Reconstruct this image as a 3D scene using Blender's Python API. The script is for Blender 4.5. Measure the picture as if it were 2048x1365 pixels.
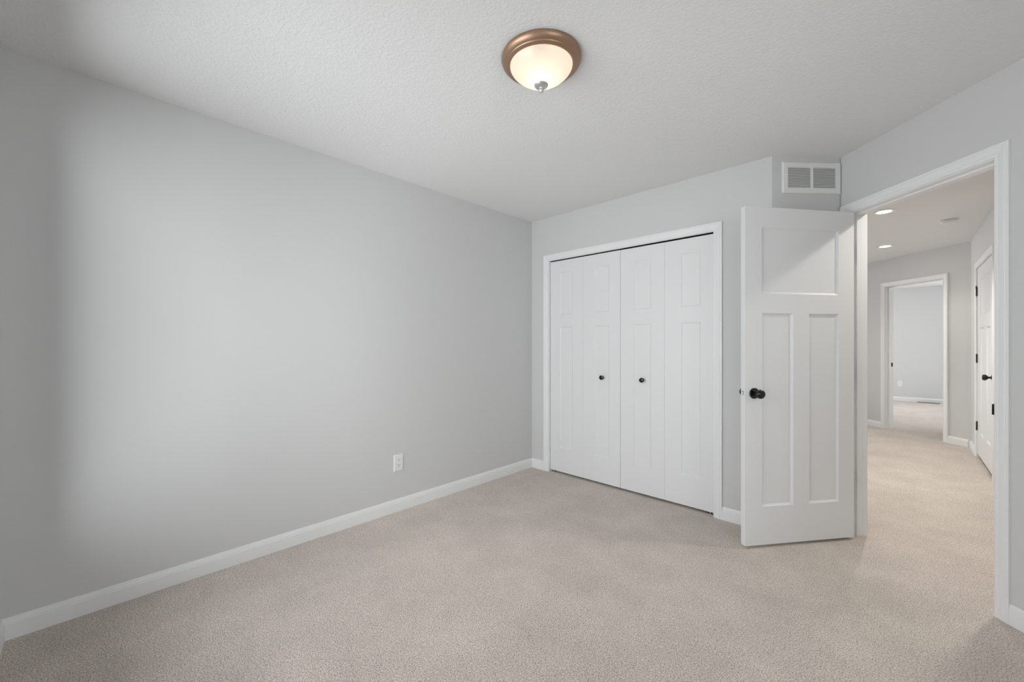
import bpy, bmesh, math, random
from mathutils import Vector, Matrix

# ------------------------------------------------------------------ clear
for o in list(bpy.data.objects):
    bpy.data.objects.remove(o)
SC = bpy.context.scene
COL = SC.collection
PI = math.pi

# ------------------------------------------------------------------ camera
YAW = math.radians(43.9)
EYE = 1.22
cam = bpy.data.cameras.new('camera')
cam.sensor_width = 36.0
cam.lens = 813.4 / 2048 * 36.0
cam.shift_y = 7.0 / 2048
cam.clip_start = 0.02
camo = bpy.data.objects.new('camera', cam)
COL.objects.link(camo)
camo.location = (0, 0, EYE)
camo.rotation_euler = (PI / 2, 0, YAW)
SC.camera = camo

# ------------------------------------------------------------------ view, sky
SC.view_settings.view_transform = 'Standard'
SC.view_settings.look = 'None'
SC.view_settings.gamma = 1.0
SC.view_settings.use_curve_mapping = False
SC.view_settings.exposure = 0.0
SKY = 5.7
CAN = 60.0
CAN_W = (112.0, 32.0, 64.0)
CAN_ANGLE = (125, 125, 160)
LAMP_W = 0.125
BOWL = 0.48
world = bpy.data.worlds.new('sky')
SC.world = world
world.use_nodes = True
bg = world.node_tree.nodes['Background']
bg.inputs[0].default_value = (0.94, 0.98, 1.0, 1)
bg.inputs[1].default_value = SKY
SC.cycles.max_bounces = 14
SC.cycles.diffuse_bounces = 10
SC.cycles.transparent_max_bounces = 12
SC.cycles.sample_clamp_indirect = 8.0
SC.cycles.caustics_reflective = False
SC.cycles.caustics_refractive = False
SC.cycles.use_denoising = True


def portal(name, loc, rot, sx, sy):
    l = bpy.data.lights.new(name, 'AREA')
    l.shape = 'RECTANGLE'
    l.size, l.size_y = sx, sy
    l.cycles.is_portal = True
    o = bpy.data.objects.new(name, l)
    COL.objects.link(o)
    o.location = loc
    o.rotation_euler = rot
    return o


# ------------------------------------------------------------------ measured plan (metres)
CEIL = 2.44
XL, YC, YB = -2.6726, 3.0622, -0.2545
XR = 1.70
AL = math.radians(45.77)
NV = Vector((math.cos(AL), math.sin(AL)))          # normal of the angled doorway wall
TV = Vector((-math.sin(AL), math.cos(AL)))         # along it, away from the camera
OFF, WT = 2.2314, 0.114
FARN = 5.58
HX = 0.578
YF = 12.2
P0 = Vector((-0.2982, 3.3984))                     # inner corner beside the doorway
Q0 = Vector((-0.612, 3.0622))                      # outer corner at the end of the closet wall
PHI_D = math.atan2(-TV.y, -TV.x)                   # frame of walls facing the camera across the room
W1 = dict(x0=-2.50, x1=-0.90, z0=0.34, z1=2.24)    # bedroom window (back wall, world x)
W3 = dict(x0=0.45, x1=1.25, z0=1.20, z1=2.22)  # added unseen back wall window, fill light for the right side
W5 = dict(y0=-0.17, y1=0.90, z0=0.30, z1=2.10)      # added right wall window, fill for the left corner, world y
W4 = dict(n0=0.3, n1=2.9, z0=0.30, z1=2.36)        # hall end window, added to lift the hall light (along the end wall)
W2 = dict(y0=8.4, y1=12.05, z0=0.10, z1=2.40)
W6 = dict(y0=9.6, y1=12.05, z0=0.10, z1=2.40)       # added window brightening the far room, in its left wall       # far room window (right wall)
FRX = 1.2
portal('fill_window_light_side', (XR + 0.07, (W5['y0'] + W5['y1']) / 2, (W5['z0'] + W5['z1']) / 2), (-PI / 2, 0, PI / 2 + PI),
       W5['y1'] - W5['y0'], W5['z1'] - W5['z0'])
HALL_END = NV * (OFF + WT) + TV * 7.5
for nm, w in (('window_light_left', W1), ('fill_window_light_right', W3)):
    portal(nm, ((w['x0'] + w['x1']) / 2, YB - 0.09, (w['z0'] + w['z1']) / 2), (-PI / 2, 0, PI), w['x1'] - w['x0'], w['z1'] - w['z0'])
portal('window_light_far', (FRX + 0.10, (W2['y0'] + W2['y1']) / 2, (W2['z0'] + W2['z1']) / 2), (-PI / 2, 0, PI / 2 + PI),
       W2['y1'] - W2['y0'], W2['z1'] - W2['z0'])
portal('fill_window_light_far_left', (-1.5 - 0.07, (W6['y0'] + W6['y1']) / 2, (W6['z0'] + W6['z1']) / 2), (-PI / 2, 0, -PI / 2 + PI),
       W6['y1'] - W6['y0'], W6['z1'] - W6['z0'])
hc = HALL_END + NV * (W4['n0'] + W4['n1']) / 2 + TV * 0.09
portal('fill_window_light_hall', (hc.x, hc.y, (W4['z0'] + W4['z1']) / 2), (-PI / 2, 0, AL + PI - PI), W4['n1'] - W4['n0'], W4['z1'] - W4['z0'])


# ------------------------------------------------------------------ materials
def mat(name):
    m = bpy.data.materials.new(name)
    m.use_nodes = True
    nt = m.node_tree
    return m, nt, nt.nodes['Principled BSDF'], nt.nodes['Material Output']


def node(nt, kind, **kw):
    n = nt.nodes.new(kind)
    for k, v in kw.items():
        setattr(n, k, v)
    return n


def coords(nt):
    return node(nt, 'ShaderNodeTexCoord').outputs['Object']


def paint(name, col, rough=0.6, bump_scale=None, bump_dist=0.0004, bump_strength=0.3, spec=0.3):
    m, nt, b, out = mat(name)
    b.inputs['Base Color'].default_value = (*col, 1)
    b.inputs['Roughness'].default_value = rough
    b.inputs['Specular IOR Level'].default_value = spec
    if bump_scale:
        tn = node(nt, 'ShaderNodeTexNoise')
        tn.inputs['Scale'].default_value = bump_scale
        tn.inputs['Detail'].default_value = 2
        nt.links.new(coords(nt), tn.inputs['Vector'])
        bp = node(nt, 'ShaderNodeBump')
        bp.inputs['Strength'].default_value = bump_strength
        bp.inputs['Distance'].default_value = bump_dist
        nt.links.new(tn.outputs['Fac'], bp.inputs['Height'])
        nt.links.new(bp.outputs['Normal'], b.inputs['Normal'])
    return m


WALL = paint('grey_wall_paint', (0.62, 0.62, 0.62), 0.65, 260, 0.0004, 0.15, 0.2)
TRIM = paint('white_trim_enamel', (0.80, 0.805, 0.81), 0.38, None, spec=0.4)
DOOR = paint('white_door_paint', (0.75, 0.755, 0.76), 0.42, None, spec=0.4)
PLASTIC = paint('white_plastic', (0.78, 0.78, 0.77), 0.35)
SHADOW = paint('dark_slot', (0.02, 0.02, 0.02), 0.8)
DUCT = paint('grey_duct', (0.15, 0.15, 0.15), 0.8)
BLACK = paint('black_metal', (0.006, 0.006, 0.006), 0.14, spec=0.5)
TRACK = paint('closet_track_dark', (0.01, 0.01, 0.01), 0.7)


def ceiling_material():
    m, nt, b, out = mat('knockdown_ceiling')
    b.inputs['Base Color'].default_value = (0.78, 0.78, 0.78, 1)
    b.inputs['Roughness'].default_value = 0.85
    b.inputs['Specular IOR Level'].default_value = 0.15
    co = coords(nt)
    wn = node(nt, 'ShaderNodeTexNoise')
    wn.inputs['Scale'].default_value = 30
    wn.inputs['Detail'].default_value = 2
    nt.links.new(co, wn.inputs['Vector'])
    mx = node(nt, 'ShaderNodeMixRGB', blend_type='ADD')
    mx.inputs['Fac'].default_value = 0.035
    nt.links.new(co, mx.inputs[1])
    nt.links.new(wn.outputs['Color'], mx.inputs[2])
    n1 = node(nt, 'ShaderNodeTexNoise')
    n1.inputs['Scale'].default_value = 75
    n1.inputs['Detail'].default_value = 3
    n1.inputs['Roughness'].default_value = 0.55
    nt.links.new(mx.outputs[0], n1.inputs['Vector'])
    r = node(nt, 'ShaderNodeValToRGB')
    r.color_ramp.elements[0].position = 0.40
    r.color_ramp.elements[1].position = 0.64
    nt.links.new(n1.outputs['Fac'], r.inputs['Fac'])
    bp = node(nt, 'ShaderNodeBump')
    bp.inputs['Strength'].default_value = 0.46
    bp.inputs['Distance'].default_value = 0.0016
    nt.links.new(r.outputs['Color'], bp.inputs['Height'])
    nt.links.new(bp.outputs['Normal'], b.inputs['Normal'])
    return m


def carpet_material():
    m, nt, b, out = mat('beige_cut_pile_carpet')
    b.inputs['Roughness'].default_value = 1.0
    b.inputs['Specular IOR Level'].default_value = 0.0
    try:
        b.inputs['Sheen Weight'].default_value = 0.15
        b.inputs['Sheen Roughness'].default_value = 0.6
    except KeyError:
        pass
    co = coords(nt)
    fine = node(nt, 'ShaderNodeTexNoise')            # single tufts
    fine.inputs['Scale'].default_value = 225
    fine.inputs['Detail'].default_value = 3
    fine.inputs['Roughness'].default_value = 0.6
    fine.inputs['Distortion'].default_value = 0.6
    nt.links.new(co, fine.inputs['Vector'])
    r1 = node(nt, 'ShaderNodeValToRGB')
    e = r1.color_ramp.elements
    e[0].position, e[0].color = 0.29, (0.135, 0.114, 0.097, 1)
    e[1].position, e[1].color = 0.72, (0.93, 0.835, 0.760, 1)
    k = r1.color_ramp.elements.new(0.5)
    k.color = (0.588, 0.519, 0.465, 1)
    nt.links.new(fine.outputs['Fac'], r1.inputs['Fac'])
    broad = node(nt, 'ShaderNodeTexNoise')           # brushed and trodden patches of pile
    broad.inputs['Scale'].default_value = 3.2
    broad.inputs['Detail'].default_value = 4
    broad.inputs['Roughness'].default_value = 0.6
    nt.links.new(co, broad.inputs['Vector'])
    r2 = node(nt, 'ShaderNodeMapRange')
    r2.inputs['From Min'].default_value = 0.3
    r2.inputs['From Max'].default_value = 0.7
    r2.inputs['To Min'].default_value = 0.90
    r2.inputs['To Max'].default_value = 1.08
    nt.links.new(broad.outputs['Fac'], r2.inputs['Value'])
    mul = node(nt, 'ShaderNodeMixRGB', blend_type='MULTIPLY')
    mul.inputs['Fac'].default_value = 1
    nt.links.new(r1.outputs['Color'], mul.inputs[1])
    nt.links.new(r2.outputs['Result'], mul.inputs[2])
    nt.links.new(mul.outputs[0], b.inputs['Base Color'])
    bp = node(nt, 'ShaderNodeBump')
    bp.inputs['Strength'].default_value = 0.6
    bp.inputs['Distance'].default_value = 0.004
    nt.links.new(fine.outputs['Fac'], bp.inputs['Height'])
    nt.links.new(bp.outputs['Normal'], b.inputs['Normal'])
    return m


def metal(name, col, rough, metallic=1.0):
    m, nt, b, out = mat(name)
    b.inputs['Base Color'].default_value = (*col, 1)
    b.inputs['Metallic'].default_value = metallic
    b.inputs['Roughness'].default_value = rough
    return m


def emit(name, col, strength):
    m, nt, b, out = mat(name)
    nt.nodes.remove(b)
    e = node(nt, 'ShaderNodeEmission')
    e.inputs[0].default_value = (*col, 1)
    e.inputs[1].default_value = strength
    nt.links.new(e.outputs[0], out.inputs[0])
    return m


def frosted_glass(name, tint, clear):
    """Frosted lamp glass: most of the light is scattered through, some passes straight."""
    m, nt, b, out = mat(name)
    nt.nodes.remove(b)
    t = node(nt, 'ShaderNodeBsdfTranslucent')
    t.inputs[0].default_value = (*tint, 1)
    d = node(nt, 'ShaderNodeBsdfDiffuse')
    d.inputs[0].default_value = (*tint, 1)
    tr = node(nt, 'ShaderNodeBsdfTransparent')
    tr.inputs[0].default_value = (1, 0.97, 0.93, 1)
    g = node(nt, 'ShaderNodeBsdfGlossy')
    g.inputs['Roughness'].default_value = 0.25
    m1 = node(nt, 'ShaderNodeMixShader')
    m1.inputs[0].default_value = 0.2
    m2 = node(nt, 'ShaderNodeMixShader')
    m2.inputs[0].default_value = clear
    m3 = node(nt, 'ShaderNodeMixShader')
    m3.inputs[0].default_value = 0.04
    nt.links.new(t.outputs[0], m1.inputs[1])
    nt.links.new(d.outputs[0], m1.inputs[2])
    nt.links.new(m1.outputs[0], m2.inputs[1])
    nt.links.new(tr.outputs[0], m2.inputs[2])
    nt.links.new(m2.outputs[0], m3.inputs[1])
    nt.links.new(g.outputs[0], m3.inputs[2])
    em = node(nt, 'ShaderNodeEmission')
    em.inputs[0].default_value = (1.0, 0.875, 0.73, 1)
    em.inputs[1].default_value = BOWL
    ad = node(nt, 'ShaderNodeAddShader')
    nt.links.new(m3.outputs[0], ad.inputs[0])
    nt.links.new(em.outputs[0], ad.inputs[1])
    nt.links.new(ad.outputs[0], out.inputs[0])
    return m


def pane_glass():
    m, nt, b, out = mat('window_glass')
    nt.nodes.remove(b)
    tr = node(nt, 'ShaderNodeBsdfTransparent')
    g = node(nt, 'ShaderNodeBsdfGlossy')
    g.inputs['Roughness'].default_value = 0.02
    f = node(nt, 'ShaderNodeFresnel')
    f.inputs[0].default_value = 1.3
    mx = node(nt, 'ShaderNodeMixShader')
    nt.links.new(f.outputs[0], mx.inputs[0])
    nt.links.new(tr.outputs[0], mx.inputs[1])
    nt.links.new(g.outputs[0], mx.inputs[2])
    nt.links.new(mx.outputs[0], out.inputs[0])
    return m


CEILM = ceiling_material()
CARPET = carpet_material()
BRONZE = metal('brushed_copper_bronze', (0.39, 0.25, 0.17), 0.40, 0.8)
NICKEL = metal('satin_nickel', (0.62, 0.62, 0.63), 0.38, 0.85)
CHROME = metal('latch_steel', (0.6, 0.6, 0.6), 0.22)
HINGE = metal('oiled_bronze_hinge', (0.05, 0.05, 0.05), 0.4, 0.6)
SHADE = frosted_glass('frosted_lamp_glass', (0.56, 0.50, 0.43), 0.0)
BULB = emit('lit_bulb', (1.0, 0.86, 0.70), 1.6)
LENS = emit('lit_downlight_lens', (1.0, 0.955, 0.87), CAN)
PANE = pane_glass()


# ------------------------------------------------------------------ mesh helpers
class MB:
    """Collects geometry in local coordinates: x right, y into the wall, z up."""

    def __init__(self):
        self.v, self.f = [], []

    def add(self, verts, faces):
        o = len(self.v)
        self.v += [tuple(p) for p in verts]
        self.f += [tuple(i + o for i in f) for f in faces]

    def box(self, x0, x1, y0, y1, z0, z1):
        self.add([(x0, y0, z0), (x1, y0, z0), (x1, y1, z0), (x0, y1, z0), (x0, y0, z1), (x1, y0, z1), (x1, y1, z1), (x0, y1, z1)],
                 [(0, 3, 2, 1), (4, 5, 6, 7), (0, 1, 5, 4), (1, 2, 6, 5), (2, 3, 7, 6), (3, 0, 4, 7)])

    def lathe(self, prof, n=40, axis='z', c=(0, 0, 0)):
        """prof: (radius, height) pairs from one end to the other."""
        rings = []
        for r, h in prof:
            if r < 1e-6:
                rings.append([self._ax(axis, 0, 0, h, c)])
            else:
                rings.append([self._ax(axis, r * math.cos(2 * PI * k / n), r * math.sin(2 * PI * k / n), h, c) for k in range(n)])
        idx, verts = [], []
        for ring in rings:
            idx.append(list(range(len(verts), len(verts) + len(ring))))
            verts += ring
        faces = []
        for a, b in zip(idx, idx[1:]):
            for k in range(n):
                k2 = (k + 1) % n
                q = [a[k % len(a)], a[k2 % len(a)], b[k2 % len(b)], b[k % len(b)]]
                q = list(dict.fromkeys(q))
                if len(q) > 2:
                    faces.append(tuple(q))
        self.add(verts, faces)

    @staticmethod
    def _ax(axis, a, b, h, c):
        if axis == 'z':
            return (c[0] + a, c[1] + b, c[2] + h)
        if axis == 'y':
            return (c[0] + a, c[1] + h, c[2] + b)
        return (c[0] + h, c[1] + a, c[2] + b)

    def loft(self, sections, closed=True, caps=True):
        """sections: lists of the same number of points."""
        n = len(sections[0])
        verts = [p for s in sections for p in s]
        faces = []
        for i in range(len(sections) - 1):
            for k in range(n if closed else n - 1):
                k2 = (k + 1) % n
                faces.append((i * n + k, i * n + k2, (i + 1) * n + k2, (i + 1) * n + k))
        if caps:
            faces.append(tuple(range(n - 1, -1, -1)))
            faces.append(tuple((len(sections) - 1) * n + k for k in range(n)))
        self.add(verts, faces)

    def holed(self, x0, x1, z0, z1, y, holes, flip=False):
        """A flat sheet at depth y with rectangular holes (a, b, za, zb) left out."""
        xs = sorted({x0, x1, *[h[0] for h in holes], *[h[1] for h in holes]})
        zs = sorted({z0, z1, *[h[2] for h in holes], *[h[3] for h in holes]})
        for i in range(len(xs) - 1):
            for j in range(len(zs) - 1):
                cx, cz = (xs[i] + xs[i + 1]) / 2, (zs[j] + zs[j + 1]) / 2
                if any(h[0] < cx < h[1] and h[2] < cz < h[3] for h in holes):
                    continue
                q = [(xs[i], y, zs[j]), (xs[i + 1], y, zs[j]), (xs[i + 1], y, zs[j + 1]), (xs[i], y, zs[j + 1])]
                self.add(q[::-1] if flip else q, [(0, 1, 2, 3)])

    def slab(self, x0, x1, z0, z1, y0, y1, holes=()):
        """A wall: two holed sheets and every edge between them."""
        self.holed(x0, x1, z0, z1, y0, holes)
        self.holed(x0, x1, z0, z1, y1, holes, True)
        xs = sorted({x0, x1, *[h[0] for h in holes], *[h[1] for h in holes]})
        zs = sorted({z0, z1, *[h[2] for h in holes], *[h[3] for h in holes]})

        def solid(i, j):
            if i < 0 or j < 0 or i >= len(xs) - 1 or j >= len(zs) - 1:
                return False
            cx, cz = (xs[i] + xs[i + 1]) / 2, (zs[j] + zs[j + 1]) / 2
            return not any(h[0] < cx < h[1] and h[2] < cz < h[3] for h in holes)
        for i in range(len(xs)):
            for j in range(len(zs) - 1):
                if solid(i - 1, j) != solid(i, j):
                    self.add([(xs[i], y0, zs[j]), (xs[i], y1, zs[j]), (xs[i], y1, zs[j + 1]), (xs[i], y0, zs[j + 1])], [(0, 1, 2, 3)])
        for j in range(len(zs)):
            for i in range(len(xs) - 1):
                if solid(i, j - 1) != solid(i, j):
                    self.add([(xs[i], y0, zs[j]), (xs[i + 1], y0, zs[j]), (xs[i + 1], y1, zs[j]), (xs[i], y1, zs[j])], [(0, 1, 2, 3)])

    def recess(self, a, b, za, zb, y, depth, w):
        """A recessed panel with a sloping moulded edge; depth is signed in y."""
        o = [(a, y, za), (b, y, za), (b, y, zb), (a, y, zb)]
        w1 = w * 0.45
        d1 = depth * 0.55
        o1 = [(a + w1, y + d1, za + w1), (b - w1, y + d1, za + w1), (b - w1, y + d1, zb - w1), (a + w1, y + d1, zb - w1)]
        i = [(a + w, y + depth, za + w), (b - w, y + depth, za + w), (b - w, y + depth, zb - w), (a + w, y + depth, zb - w)]
        self.add(o + o1 + i, [(0, 1, 5, 4), (1, 2, 6, 5), (2, 3, 7, 6), (3, 0, 4, 7),
                              (4, 5, 9, 8), (5, 6, 10, 9), (6, 7, 11, 10), (7, 4, 8, 11), (8, 9, 10, 11)])


def obj(name, mb, m, parent=None, smooth=False, bevel=0.0, loc=None, rz=0.0, weld=True):
    me = bpy.data.meshes.new(name)
    me.from_pydata(mb.v, [], mb.f)
    bm = bmesh.new()
    bm.from_mesh(me)
    if weld:
        bmesh.ops.remove_doubles(bm, verts=bm.verts, dist=1e-5)
    bmesh.ops.recalc_face_normals(bm, faces=bm.faces)
    bm.to_mesh(me)
    bm.free()
    me.materials.append(m)
    o = bpy.data.objects.new(name, me)
    COL.objects.link(o)
    if parent:
        o.parent = parent
    if loc is not None:
        o.location = loc
        o.rotation_euler = (0, 0, rz)
    if smooth:
        for p in me.polygons:
            p.use_smooth = True
        me.set_sharp_from_angle(angle=math.radians(38))
    if bevel:
        bv = o.modifiers.new('edge', 'BEVEL')
        bv.width = bevel
        bv.segments = 2
        bv.limit_method = 'ANGLE'
        bv.angle_limit = math.radians(50)
        bv.harden_normals = False
    return o


def tag(o, label=None, cat=None, group=None, kind=None):
    if label:
        o['label'] = label
    if cat:
        o['category'] = cat
    if group:
        o['group'] = group
    if kind:
        o['kind'] = kind
    return o


def empty(name, loc, rz=0.0, **kw):
    o = bpy.data.objects.new(name, None)
    o.empty_display_size = 0.1
    COL.objects.link(o)
    o.location = loc
    o.rotation_euler = (0, 0, rz)
    return tag(o, **kw)


def copy_thing(src, loc, rz, label):
    c = src.copy()
    COL.objects.link(c)
    c.location, c.rotation_euler = loc, (0, 0, rz)
    c['label'] = label
    for ch in list(src.children):
        d = ch.copy()
        COL.objects.link(d)
        d.parent = c
        for g in list(ch.children):
            e = g.copy()
            COL.objects.link(e)
            e.parent = d
    return c


def L3(v, z=0.0):
    return (v.x, v.y, z)


# wall frames: (location, rotation); local x runs to the viewer's right, local -y faces the viewer
FR_LEFT = ((XL, 0, 0), PI / 2)                       # x = world y
FR_CLOSET = ((0, YC, 0), 0.0)                        # x = world x
FR_DIAG = (L3(NV * OFF), PHI_D)                      # x = -T
FR_DIAG_HALL = (L3(NV * (OFF + WT)), PHI_D + PI)     # x = T
FR_FAR = (L3(NV * FARN), PHI_D)                      # x = -T
FR_HALLR = ((HX, 0, 0), -PI / 2)                     # x = -world y
FR_FARROOM = ((0, YF, 0), 0.0)
FR_BACK = ((0, YB, 0), PI)                           # x = -world x
FR_RIGHT = ((XR, 0, 0), -PI / 2)
uv = (P0 - Q0).normalized()
FR_VENT = (L3(Q0), math.atan2(uv.y, uv.x))
VENT_LEN = (P0 - Q0).length


def struct(name, mb, m, frame=((0, 0, 0), 0.0), parent=None, **kw):
    o = obj(name, mb, m, parent, loc=frame[0], rz=frame[1], **kw)
    if parent is None:
        o['kind'] = 'structure'
    return o


# ------------------------------------------------------------------ floor, ceiling, walls
def polygon_slab(pts, z0, z1):
    b = MB()
    b.loft([[(x, y, z0) for x, y in pts], [(x, y, z1) for x, y in pts]])
    return b


plan = [(-3.6, -0.5), (3.6, -0.5), (3.6, 12.6), (-6.5, 12.6), (-6.5, 3.0), (-3.6, 3.0)]
struct('floor', polygon_slab(plan, -0.12, 0.0), CARPET)
struct('ceiling', polygon_slab(plan, CEIL, CEIL + 0.12), CEILM)

# opening of the bedroom doorway, in T along the angled wall
DT0, DT1, DH = 1.7590, 2.5178, 2.0535
# closet opening, in world x
CX0, CX1, CH = -2.4535, -0.9690, 2.0200
# far doorway, in T
ET0, ET1, EH = 4.930, 5.693, 2.0500
# hall door, in world y
HY0, HY1, HH = 5.570, 6.690, 2.0450
JT = 0.018                                           # jamb board thickness


def wall(name, frame, x0, x1, thick, holes=(), z1=CEIL):
    b = MB()
    b.slab(x0, x1, 0.0, z1, 0.0, thick, holes)
    return struct(name, b, WALL, frame)


wall('wall_left', FR_LEFT, YB - 0.12, 3.9, 0.12)
wall('wall_closet', FR_CLOSET, XL, Q0.x, 0.10, [(CX0 - JT, CX1 + JT, -0.001, CH + JT + 0.02)])
wall('wall_vent', FR_VENT, 0.0, VENT_LEN, 0.045)
wall('wall_doorway', FR_DIAG, -7.6, 0.55, WT, [(-DT1 - JT, -DT0 + JT, -0.001, DH + JT)])
wall('wall_back', FR_BACK, -XR, -XL, 0.10, [(-w['x1'], -w['x0'], w['z0'], w['z1']) for w in (W1, W3)])
wall('wall_right', FR_RIGHT, -1.62, -YB + 0.10, 0.12, [(-W5['y1'], -W5['y0'], W5['z0'], W5['z1'])])
wall('wall_hall_far', FR_FAR, -9.3, -1.72, WT, [(-ET1 - JT, -ET0 + JT, -0.001, EH + JT)])
wall('wall_hall_right', FR_HALLR, -7.262, -4.90, 0.10, [(-HY1 - JT, -HY0 + JT, -0.001, HH + JT)])
wall('wall_hall_return', ((0, 4.90, 0), 0.0), HX + 0.10, 1.92, 0.10)
wall('wall_hall_side', ((1.92, 0, 0), -PI / 2), -4.95, -1.25, 0.10)
FR_END = (L3(HALL_END), AL)                          # x runs across the hall, away from the bedroom
wall('wall_hall_end', FR_END, 0, FARN - OFF - WT, 0.10, [(W4['n0'], W4['n1'], W4['z0'], W4['z1'])])
wall('wall_far_room', FR_FARROOM, -1.5, FRX, 0.12)
wall('wall_far_room_right', ((FRX, 0, 0), -PI / 2), -YF, -5.2, 0.16, [(-W2['y1'], -W2['y0'], W2['z0'], W2['z1'])])
wall('wall_far_room_left', ((-1.5, 0, 0), PI / 2), 9.2, YF, 0.12, [(W6['y0'], W6['y1'], W6['z0'], W6['z1'])])
# inside of the closet and of the room behind the hall door
b = MB(); b.slab(XL, -0.78, 0, CEIL, 0, 0.06)
struct('wall_closet_back', b, WALL, ((0, YC + 0.55, 0), 0.0))
b = MB(); b.slab(-(YC + 0.55), -YC - 0.10, 0, CEIL, 0, 0.06)
struct('wall_closet_side', b, WALL, ((-0.78, 0, 0), -PI / 2))
b = MB(); b.slab(-7.2, -5.0, 0, CEIL, 0, 0.06)
struct('wall_behind_hall_door', b, WALL, ((HX + 0.35, 0, 0), -PI / 2))

# ------------------------------------------------------------------ baseboards
BB = [(0.0, 0.0), (-0.0135, 0.0), (-0.0135, 0.063), (-0.0115, 0.0655), (-0.0115, 0.0720), (-0.0085, 0.0765),
      (-0.0070, 0.0840), (-0.0040, 0.0890), (0.0, 0.0890)]        # (y, z)


def baseboard(name, frame, x0, x1, m0=0.0, m1=0.0):
    """m0, m1: how far each end is mitred per unit of depth (1 inner corner, -1 outer corner, 0 square)."""
    b = MB()
    b.loft([[(x0 - y * m0, y, z) for y, z in BB], [(x1 + y * m1, y, z) for y, z in BB]])
    return struct(name, b, TRIM, frame, smooth=False)


CASW, REV = 0.055, 0.005
baseboard('baseboard_left', FR_LEFT, YB, YC, 1, 1)
baseboard('baseboard_closet', FR_CLOSET, XL, CX0 - REV - CASW, 1, 0)
baseboard('baseboard_closet_right', FR_CLOSET, CX1 + REV + CASW, Q0.x, 0, -0.4)
baseboard('baseboard_vent', FR_VENT, 0, VENT_LEN - 0.016, -0.4, 0)
baseboard('baseboard_doorway', FR_DIAG, -DT0 + REV + CASW, 0.20, 0, 0.4)
baseboard('baseboard_right', FR_RIGHT, -1.46, -YB, 0.4, 1)
baseboard('baseboard_back', FR_BACK, -XR, -XL, 1, 1)
baseboard('baseboard_hall_far_left', FR_FAR, -7.5, -ET1 - REV - CASW, 0, 0)
baseboard('baseboard_hall_far', FR_FAR, -ET0 + REV + CASW, -4.648, 0, 0.4)
baseboard('baseboard_hall_right', FR_HALLR, -7.258, -HY1 - REV - CASW, 0.4, 0)
baseboard('baseboard_far_room', FR_FARROOM, -1.5, FRX, 1, 1)

# ------------------------------------------------------------------ door frames
CP = [(0.0, 0.0), (0.0, 0.0085), (0.0030, 0.0105), (0.0120, 0.0105), (0.0150, 0.0095), (0.0180, 0.0110), (0.0300, 0.0135),
      (0.0400, 0.0145), (0.0430, 0.0130), (0.0460, 0.0145), (0.0535, 0.0145), (0.0550, 0.0130), (0.0550, 0.0)]   # (across, out)


def casing_bm(x0, x1, h):
    b = MB()
    r = REV
    secs = []
    secs.append([(x0 - r - w, -o, 0.0) for w, o in CP])
    secs.append([(x0 - r - w, -o, h + r + w) for w, o in CP])
    secs.append([(x1 + r + w, -o, h + r + w) for w, o in CP])
    secs.append([(x1 + r + w, -o, 0.0) for w, o in CP])
    b.loft(secs)
    return b


def door_frame(name, frame, x0, x1, h, depth, label, stop=None, back_casing=True):
    """Casing, jamb boards and door stop of one opening."""
    t = empty(name, frame[0], frame[1], label=label, cat='door frame', kind='structure')
    obj('casing', casing_bm(x0, x1, h), TRIM, t)
    b = MB()
    b.box(x0 - JT, x0, 0.0, depth, 0, h)
    b.box(x1, x1 + JT, 0.0, depth, 0, h)
    b.box(x0 - JT, x1 + JT, 0.0, depth, h, h + JT)
    obj('jamb', b, TRIM, t, weld=False)
    if stop:
        s0, s1 = stop
        b = MB()
        b.box(x0, x0 + 0.010, s0, s1, 0, h - 0.010)
        b.box(x1 - 0.010, x1, s0, s1, 0, h - 0.010)
        b.box(x0, x1, s0, s1, h - 0.010, h)
        obj('door_stop', b, TRIM, t, weld=False, bevel=0.0015)
    if back_casing:
        c = casing_bm(x0, x1, h)
        c.v = [(x, depth - y, z) for x, y, z in c.v]
        obj('casing', c, TRIM, t)
    return t


fr1 = door_frame('trim_1', FR_DIAG, -DT1, -DT0, DH, WT, 'white moulded frame of the open bedroom doorway', stop=(0.040, 0.074))
door_frame('trim_2', FR_CLOSET, CX0, CX1, CH, 0.10, 'white moulded frame around the folding closet doors', back_casing=False)
fr3 = door_frame('trim_3', FR_FAR, -ET1, -ET0, EH, WT, 'white frame of the open doorway at the far side of the hall', stop=(0.044, 0.078))
door_frame('trim_4', FR_HALLR, -HY1, -HY0, HH, 0.10, 'white frame around the closed door on the hall right wall', stop=(0.040, 0.074), back_casing=False)

# strike plates on the latch-side jambs
b = MB()
x = -DT0
b.box(x - 0.0015, x + 0.0005, 0.004, 0.034, 0.898, 0.957)
b.loft([[(x - 0.0015, 0.004, 0.901), (x + 0.0005, 0.004, 0.901), (x + 0.0005, 0.004, 0.954), (x - 0.0015, 0.004, 0.954)],
        [(x - 0.0022, -0.006, 0.903), (x - 0.0002, -0.006, 0.903), (x - 0.0002, -0.006, 0.952), (x - 0.0022, -0.006, 0.952)],
        [(x - 0.0005, -0.013, 0.905), (x + 0.0018, -0.0145, 0.905), (x + 0.0018, -0.0145, 0.950), (x - 0.0005, -0.013, 0.950)]])
obj('strike_plate', b, BLACK, fr1, weld=False)
b = MB()
x = -ET1
b.box(x - 0.0005, x + 0.0015, 0.075, 0.108, 0.900, 0.957)
b.box(x + 0.0012, x + 0.0025, 0.086, 0.099, 0.918, 0.940)
sp = obj('strike_plate', b, BLACK, fr3, weld=False)

# closet track hidden above the folding leaves
b = MB(); b.box(CX0, CX1, 0.014, 0.060, CH - 0.0005, CH + 0.020)
b.box(CX0, CX1, 0.062, 0.066, CH - 0.05, CH + 0.02)
tr = obj('bifold_track', b, TRACK, bpy.data.objects['trim_2'], weld=False)


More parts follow.
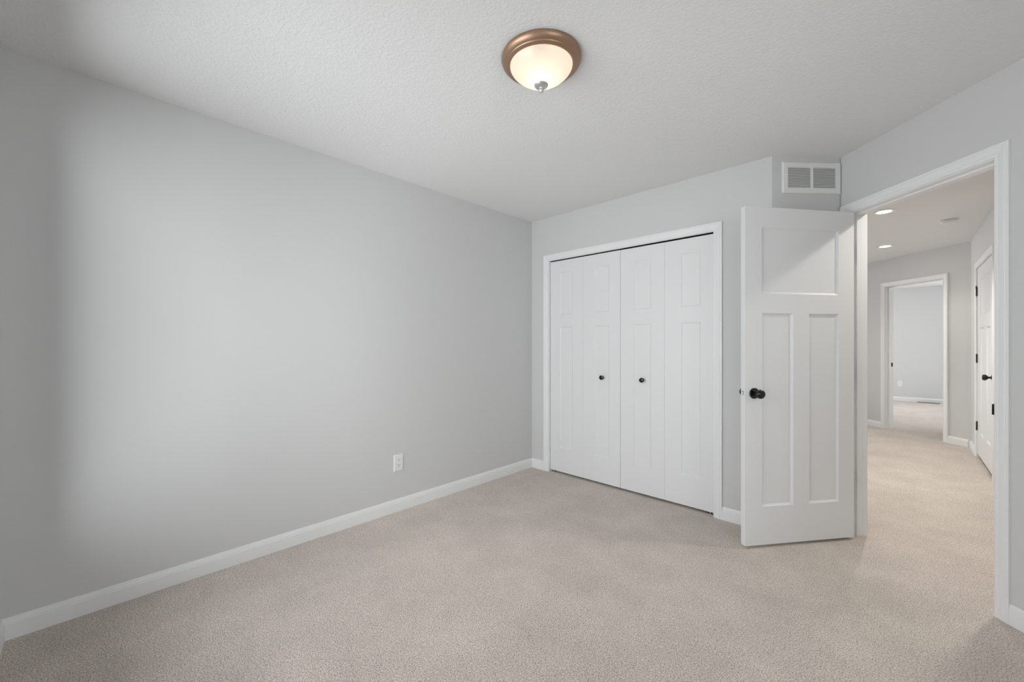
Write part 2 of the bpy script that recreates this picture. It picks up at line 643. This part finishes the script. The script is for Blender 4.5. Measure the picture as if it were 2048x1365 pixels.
# ------------------------------------------------------------------ doors
def door_bm(w, h, t, panels, dep=0.0105, bev=0.0120, both=True):
    """Slab from (0,0,0): front face at y=0, back at y=t; panels are recessed on the faces."""
    b = MB()
    b.holed(0, w, 0, h, 0, panels)
    for p in panels:
        b.recess(*p, 0, dep, bev)
    if both:
        b.holed(0, w, 0, h, t, panels, True)
        for p in panels:
            b.recess(*p, t, -dep, bev)
    else:
        b.holed(0, w, 0, h, t, [], True)
    b.add([(0, 0, 0), (w, 0, 0), (w, t, 0), (0, t, 0), (0, 0, h), (w, 0, h), (w, t, h), (0, t, h)],
          [(0, 1, 2, 3), (4, 5, 6, 7), (0, 3, 7, 4), (1, 2, 6, 5)])
    return b


def round_knob(parent, x, y, z, s, m=BLACK):
    """Round door knob on a rose; s = -1 stands out to -y, +1 to +y."""
    b = MB()
    b.lathe([(0, 0), (0.0325, 0), (0.0325, s * 0.003), (0.0300, s * 0.0065), (0.0200, s * 0.0085), (0.0125, s * 0.0115), (0, s * 0.0115)], 40, 'y', (x, y, z))
    rose = obj('knob_rose', b, m, parent, smooth=True)
    b = MB()
    b.lathe([(0.0105, s * 0.010), (0.0095, s * 0.024), (0.0115, s * 0.030), (0.0205, s * 0.0345), (0.0260, s * 0.0420), (0.0272, s * 0.0500),
             (0.0255, s * 0.0580), (0.0205, s * 0.0635), (0.0120, s * 0.0662), (0, s * 0.0668)], 40, 'y', (x, y, z))
    return obj('door_knob', b, m, parent, smooth=True)


def hinge_bm(x, y, z, r=0.0062, hh=0.089, leafx=0.03):
    b = MB()
    b.lathe([(0, -hh / 2 - 0.004), (r * 0.7, -hh / 2 - 0.003), (r, -hh / 2), (r, hh / 2), (r * 0.7, hh / 2 + 0.003), (0, hh / 2 + 0.004)], 16, 'z', (x, y, z))
    return b


# --- the open bedroom door: x runs from the free edge (0) to the hinge edge
A = Vector((-0.67846, 2.70596)); B = Vector((-0.22252, 3.30896))
du = (B - A).normalized()
DW = 0.756
door = empty('door_1', (A.x, A.y, 0.018), math.atan2(du.y, du.x), label='open white three-panel bedroom door with a round black knob',
             cat='door', kind='structure')
DP = [(0.112, 0.646, 1.507, 1.907), (0.112, 0.325, 0.228, 1.391), (0.436, 0.646, 0.228, 1.391)]
obj('door_slab', door_bm(DW, 2.027, 0.035, DP), DOOR, door, bevel=0.0012)
round_knob(door, 0.0600, 0, 0.910, -1)
round_knob(door, 0.0600, 0.035, 0.910, 1)
b = MB()
b.lathe([(0.0, 0.0004), (0.0118, 0.0002), (0.0118, -0.0012), (0.0100, -0.0016), (0.0, -0.0016)], 28, 'x', (0, 0.0175, 0.911))
lp = obj('latch_plate', b, CHROME, door, smooth=True)
b = MB()
b.loft([[(0.0, 0.0090, z0), (-0.0110, 0.0100, z0), (-0.0125, 0.0120, z0), (-0.0040, 0.0250, z0), (0.0, 0.0255, z0)] for z0 in (0.904, 0.918)])
obj('latch_bolt', b, CHROME, lp, bevel=0.0012)
for z in (1.787, 1.010, 0.350):
    b = hinge_bm(DW + 0.0045, 0.0385, z)
    b.box(DW - 0.0005, DW + 0.0015, 0.003, 0.037, z - 0.0445, z + 0.0445)
    obj('hinge', b, HINGE, door, smooth=True, weld=False)

# --- closet bifold doors
edges = [-2.4505, -2.0800, -1.7075, -1.3310, -0.9720]
pan = [(-2.3369, -2.1936), (-1.9585, -1.8130), (-1.5886, -1.4393), (-1.2039, -1.0633)]
tops = [2.0120, 2.0115, 2.0100, 2.0095]
for pair, nm, lab in ((0, 'door_2', 'left pair of white folding closet doors beside the left wall'),
                      (1, 'door_3', 'right pair of white folding closet doors nearer the open bedroom door')):
    x0 = edges[pair * 2]
    t = empty(nm, (x0, YC + 0.020, 0.0), 0.0, label=lab, cat='closet door', kind='structure')
    for k in range(2):
        i = pair * 2 + k
        g0 = 0.0012 if k == 0 else 0.0006
        g1 = 0.0006 if k == 0 else 0.0012
        a0, a1 = edges[i] + g0, edges[i + 1] - g1
        w = a1 - a0
        p0, p1 = pan[i][0] - a0, pan[i][1] - a0
        leaf = obj('door_leaf', door_bm(w, tops[i] - 0.019, 0.030, [(p0, p1, 0.226, 1.366), (p0, p1, 1.483, 1.882)], 0.006, 0.0095, False),
                   DOOR, t, bevel=0.0010)
        leaf.location = (a0 - x0, 0, 0.019)
        if i in (1, 2):
            kx = (-1.877 if i == 1 else -1.5086) - a0
            b = MB()
            b.lathe([(0, 0.0058), (0.0105, 0.0055), (0.0095, -0.004), (0.0072, -0.010), (0.0090, -0.014), (0.0170, -0.0170), (0.0195, -0.0220),
                     (0.0190, -0.0265), (0.0140, -0.0295), (0, -0.0305)], 32, 'y', (kx, 0, 0.915))
            obj('closet_knob', b, BLACK, leaf, smooth=True)
    px = 0.03 if pair == 0 else edges[4] - x0 - 0.03
    b = MB()
    b.lathe([(0.004, 0.002), (0.004, 0.022)], 12, 'z', (px, 0.015, 0))
    b.box(px - 0.02, px + 0.02, 0.005, 0.025, 0.0, 0.004)
    obj('floor_pivot', b, NICKEL, t, weld=False)

# --- the closed door on the right wall of the hall
hd = empty('door_4', (HX + 0.003, HY1 - 0.004, 0.0), -PI / 2, label='closed white three-panel door on the right side of the hall', cat='door', kind='structure')
hw = HY1 - HY0 - 0.008
hp = [(0.205, hw - 0.205, 1.490, 1.870), (0.205, 0.470, 0.240, 1.360), (0.620, hw - 0.205, 0.240, 1.360)]
s = obj('door_slab', door_bm(hw, HH - 0.040, 0.035, hp, 0.0100, 0.016, False), DOOR, hd, bevel=0.0012)
s.location = (0, 0, 0.034)
round_knob(hd, 6.686 - 5.640, 0, 0.920, -1)
for n, z in enumerate((1.795, 1.070, 0.338)):
    b = hinge_bm(-0.002, -0.0070, z, 0.0068)
    b.box(-0.020, 0.012, -0.0045, -0.001, z - 0.0445, z + 0.0445)
    if n == 0:                                       # hinge-pin door stop
        b.box(-0.022, -0.006, -0.014, -0.004, z + 0.028, z + 0.062)
        b.lathe([(0.002, -0.062), (0.002, -0.04)], 10, 'z', (-0.010, -0.008, z))
    obj('hinge', b, HINGE, hd, smooth=True, weld=False)


# ------------------------------------------------------------------ windows behind the camera, in hall and far room, some added for fill
def window(name, frame, x0, x1, z0, z1, depth, label):
    t = empty(name, frame[0], frame[1], label=label, cat='window', kind='structure')
    b = MB()
    fw = 0.03
    d0 = depth - 0.05
    b.box(x0, x0 + fw, d0, depth, z0, z1)
    b.box(x1 - fw, x1, d0, depth, z0, z1)
    b.box(x0 + fw, x1 - fw, d0, depth, z0, z0 + fw)
    b.box(x0 + fw, x1 - fw, d0, depth, z1 - fw, z1)
    mx = (x0 + x1) / 2
    b.box(mx - 0.02, mx + 0.02, d0, depth, z0 + fw, z1 - fw)
    obj('window_frame', b, TRIM, t, weld=False)
    for a, c in ((x0 + fw, mx - 0.02), (mx + 0.02, x1 - fw)):
        b = MB()
        b.box(a, c, d0 + 0.023, d0 + 0.027, z0 + fw, z1 - fw)
        obj('glass_pane', b, PANE, t)
    b = MB()
    b.box(x0, x1, 0.0, d0, z0 - 0.001, z0 + 0.012)
    obj('window_sill', b, TRIM, t)
    return t


window('window_1', FR_BACK, -W1['x1'], -W1['x0'], W1['z0'], W1['z1'], 0.10, 'wide white bedroom window behind the camera, beside the left wall')
window('window_2', ((FRX, 0, 0), -PI / 2), -W2['y1'], -W2['y0'], W2['z0'], W2['z1'], 0.16, 'white window in the bright room past the hall')
window('fill_window_6', ((-1.5, 0, 0), PI / 2), W6['y0'], W6['y1'], W6['z0'], W6['z1'], 0.12, 'added white fill window in the left wall of the bright room past the hall')
window('fill_window_3', FR_BACK, -W3['x1'], -W3['x0'], W3['z0'], W3['z1'], 0.10, 'added narrower white fill window behind the camera on the right')
window('fill_window_5', FR_RIGHT, -W5['y1'], -W5['y0'], W5['z0'], W5['z1'], 0.12, 'added white fill window in the right wall behind the camera')
window('fill_window_4', FR_END, W4['n0'], W4['n1'], W4['z0'], W4['z1'], 0.10, 'added white fill window in the left end wall of the hall')

# ------------------------------------------------------------------ ceiling light
lamp = empty('ceiling_light', (-1.1127, 1.336, CEIL), 0.0, label='lit round flush-mount light with bronze pan and frosted glass bowl on the bedroom ceiling',
             cat='ceiling light')
b = MB()
b.lathe([(0.120, 0.0), (0.1665, 0.0), (0.1690, -0.004), (0.1690, -0.011), (0.1660, -0.018), (0.1600, -0.0245), (0.1545, -0.0285), (0.1515, -0.0300),
         (0.1505, -0.0325), (0.1480, -0.0345), (0.1440, -0.0355), (0.1420, -0.0375), (0.1390, -0.0385), (0.1355, -0.0380), (0.1335, -0.0360),
         (0.1330, -0.0300), (0.1330, -0.0040), (0.120, -0.003)], 96)
obj('bronze_pan', b, BRONZE, lamp, smooth=True)
b = MB()
gp = [(0.1318, -0.0300), (0.1322, -0.0350), (0.1308, -0.0405), (0.1268, -0.0475), (0.1195, -0.0565), (0.1090, -0.0665), (0.0960, -0.0765), (0.0815, -0.0855),
      (0.0660, -0.0935), (0.0500, -0.1005), (0.0340, -0.1060), (0.0170, -0.1095), (0.0, -0.1105)]
b.lathe(gp, 96)
obj('glass_bowl', b, SHADE, lamp, smooth=True)
b = MB()
b.lathe([(0, -0.1090), (0.0240, -0.1095), (0.0290, -0.1120), (0.0295, -0.1150), (0.0265, -0.1195), (0.0170, -0.1235), (0.0090, -0.1262), (0.0078, -0.1290),
         (0.0098, -0.1320), (0.0102, -0.1365), (0.0080, -0.1410), (0.0060, -0.1440), (0, -0.1450)], 32)
obj('finial', b, NICKEL, lamp, smooth=True)
for a in (-0.877, -0.877 + PI):
    b = MB()
    cx, cy = 0.052 * math.cos(a), 0.052 * math.sin(a)
    b.lathe([(0, -0.006), (0.012, -0.006), (0.013, -0.018), (0.019, -0.028), (0.0215, -0.038), (0.019, -0.048), (0.011, -0.055), (0, -0.057)], 20, 'z', (cx, cy, 0))
    bl = obj('light_bulb', b, BULB, lamp, smooth=True)
    l = bpy.data.lights.new('bulb_light', 'POINT')
    l.energy = LAMP_W
    l.color = (1.0, 0.90, 0.78)
    l.shadow_soft_size = 0.022
    lo = bpy.data.objects.new('bulb_light', l)
    COL.objects.link(lo)
    lo.parent = bl
    lo.location = (cx * 0.45, cy * 0.45, -0.0560)
    l.shadow_soft_size = 0.010

# ------------------------------------------------------------------ return-air vent
vent = empty('air_vent', (Q0.x, Q0.y, 0.0), FR_VENT[1], label='white louvred return-air grille high on the short wall above the open door', cat='air vent')
VX1 = VENT_LEN - 0.0010
VX0 = VX1 - 0.394
VZ0, VZ1 = 2.199, 2.402
b = MB()
fb = 0.034
fr = [(0.0, 0.0), (0.0, 0.006), (0.005, 0.0110), (fb, 0.0110), (fb + 0.001, 0.0)]     # (in from the edge, out)
secs = []
for cx, cz, sx, sz in ((VX0, VZ0, 1, 1), (VX1, VZ0, -1, 1), (VX1, VZ1, -1, -1), (VX0, VZ1, 1, -1), (VX0, VZ0, 1, 1)):
    secs.append([(cx + sx * i, -o, cz + sz * i) for i, o in fr])
b.loft(secs, caps=False)
mx = (VX0 + VX1) / 2
b.box(mx - 0.0075, mx + 0.0075, -0.0105, -0.003, VZ0 + fb, VZ1 - fb)
obj('vent_frame', b, PLASTIC, vent)
b = MB()
b.box(VX0 + 0.01, VX1 - 0.01, -0.0012, -0.0004, VZ0 + 0.01, VZ1 - 0.01)
obj('duct_backing', b, DUCT, vent)
nl = 18
for a, c in ((VX0 + fb - 0.001, mx - 0.0070), (mx + 0.0070, VX1 - fb + 0.001)):
    b = MB()
    step = (VZ1 - VZ0 - 2 * fb) / nl
    for k in range(nl):
        z = VZ0 + fb + step * (k + 0.5)
        b.loft([[(xx, -0.0096, z - 0.0030), (xx, -0.0088, z - 0.0034), (xx, -0.0040, z + 0.0030), (xx, -0.0050, z + 0.0034), (xx, -0.0080, z + 0.0008)] for xx in (a, c)])
    obj('louver_panel', b, PLASTIC, vent, weld=False)
b = MB()
b.lathe([(0, -0.0130), (0.003, -0.0128), (0.0038, -0.0105)], 16, 'y', (VX0 + 0.017, 0, (VZ0 + VZ1) / 2))
obj('screw', b, PLASTIC, vent, smooth=True)


# ------------------------------------------------------------------ wall outlets
def make_outlet(loc, rz, label):
    t = empty('wall_outlet', loc, rz, label=label, cat='outlet', group='duplex wall outlets')
    w, h = 0.0375, 0.0605
    b = MB()
    b.loft([[(-w, 0, -h), (w, 0, -h), (w, 0, h), (-w, 0, h)], [(-w, -0.003, -h), (w, -0.003, -h), (w, -0.003, h), (-w, -0.003, h)],
            [(-w + 0.004, -0.0062, -h + 0.004), (w - 0.004, -0.0062, -h + 0.004), (w - 0.004, -0.0062, h - 0.004), (-w + 0.004, -0.0062, h - 0.004)]])
    obj('cover_plate', b, PLASTIC, t, bevel=0.0008)
    for zc in (0.0195, -0.0195):
        b = MB()
        pts = []
        for k in range(28):
            a = 2 * PI * k / 28
            pts.append((max(-0.0172, min(0.0172, 0.0190 * math.cos(a))), max(-0.0145, min(0.0145, 0.0175 * math.sin(a))) + zc))
        b.loft([[(px, -0.0060, pz) for px, pz in pts], [(px, -0.0078, pz) for px, pz in pts]])
        rc = obj('receptacle', b, PLASTIC, t)
        b = MB()
        for sx, hh in ((-0.0063, 0.0045), (0.0063, 0.0038)):
            b.box(sx - 0.0014, sx + 0.0014, -0.0081, -0.0077, zc + 0.0025 - hh + 0.002, zc + 0.0025 + hh + 0.002)
        b.lathe([(0.0026, -0.0081), (0.0026, -0.0077)], 14, 'y', (0, 0, zc - 0.0075))
        b.lathe([(0, -0.0081), (0.0026, -0.0081)], 14, 'y', (0, 0, zc - 0.0075))
        obj('slot', b, SHADOW, rc, weld=False)
    b = MB()
    b.lathe([(0, -0.0078), (0.0025, -0.0074), (0.0032, -0.0060)], 16, 'y')
    obj('screw', b, PLASTIC, t, smooth=True)
    return t


out1 = make_outlet((XL, 1.573, 0.352), PI / 2, 'white duplex outlet low on the long left bedroom wall')
copy_thing(out1, (-0.056, YF, 0.373), 0.0, 'tiny white outlet on the far wall of the bright room beyond the hall')

# ------------------------------------------------------------------ hall ceiling fittings
can1 = None
for k, (x, y, lab) in enumerate(((-0.128, 5.058, 'nearer of the two lit recessed ceiling lights seen in the hall'),
                                 (-0.163, 6.852, 'farther of the two lit recessed ceiling lights, close to the hall end wall'))):
    if k == 0:
        can1 = empty('recessed_light', (x, y, CEIL), 0.3, label=lab, cat='recessed light', group='recessed hall lights')
        b = MB()
        b.lathe([(0.050, -0.0020), (0.056, -0.0046), (0.064, -0.0052), (0.070, -0.0070), (0.086, -0.0050), (0.090, -0.0010), (0.090, 0.0)], 48)
        obj('trim_ring', b, PLASTIC, can1, smooth=True)
        b = MB()
        b.lathe([(0, -0.0030), (0.040, -0.0028), (0.0505, -0.0022)], 48)
        obj('lamp_lens', b, LENS, can1, smooth=True)
    else:
        copy_thing(can1, (x, y, CEIL), 0.3, lab)
q = NV * 2.89 + TV * 2.08
copy_thing(can1, (q.x, q.y, CEIL), 0.3, 'recessed ceiling light just outside the bedroom doorway, hidden above the door frame')
for (x, y), w, ang in zip(((-0.128, 5.058), (-0.163, 6.852), (q.x, q.y)), CAN_W, CAN_ANGLE):
    l = bpy.data.lights.new('downlight_beam', 'SPOT')
    l.energy = w
    l.color = (1.0, 0.955, 0.87)
    l.spot_size = math.radians(ang)
    l.spot_blend = 0.7
    l.shadow_soft_size = 0.05
    lo = bpy.data.objects.new('downlight_beam', l)
    COL.objects.link(lo)
    lo.location = (x, y, CEIL - 0.012)

sm = empty('smoke_detector', (0.319, 5.825, CEIL), 0.0, label='round white smoke detector on the hall ceiling', cat='smoke detector')
b = MB()
b.lathe([(0, 0), (0.070, 0), (0.0705, -0.006), (0.0680, -0.009), (0.055, -0.009)], 48)
obj('base', b, PLASTIC, sm, smooth=True)
b = MB()
b.lathe([(0.050, -0.0085), (0.050, -0.0125)], 48)
obj('sensor_slot', b, SHADOW, sm)
b = MB()
b.lathe([(0.0500, -0.0120), (0.0620, -0.0122), (0.0625, -0.0150), (0.0560, -0.0300), (0.0500, -0.0350), (0.030, -0.0375), (0.018, -0.0378), (0.016, -0.0400), (0, -0.0402)], 48)
obj('cover', b, PLASTIC, sm, smooth=True)

# ------------------------------------------------------------------ floor register in the far room
reg = empty('floor_register', (0.378, YF - 0.072, 0.0), 0.0, label='brown floor register against the far baseboard of the bright room', cat='floor register')
b = MB()
b.box(-0.165, 0.165, -0.052, -0.040, 0.0, 0.006)
b.box(-0.165, 0.165, 0.040, 0.052, 0.0, 0.006)
b.box(-0.165, -0.150, -0.040, 0.040, 0.0, 0.006)
b.box(0.150, 0.165, -0.040, 0.040, 0.0, 0.006)
b.box(-0.006, 0.006, -0.040, 0.040, 0.0, 0.0055)
REGM = metal('brown_register', (0.22, 0.17, 0.13), 0.45, 0.3)
obj('register_frame', b, REGM, reg, weld=False)
b = MB()
for k in range(24):
    xx = -0.144 + 0.288 * k / 23
    if abs(xx) > 0.008:
        b.box(xx - 0.002, xx + 0.002, -0.040, 0.040, 0.001, 0.005)
obj('grille', b, REGM, reg, weld=False)
b = MB(); b.box(-0.150, 0.150, -0.040, 0.040, 0.0002, 0.0010)
obj('duct_opening', b, SHADOW, reg)
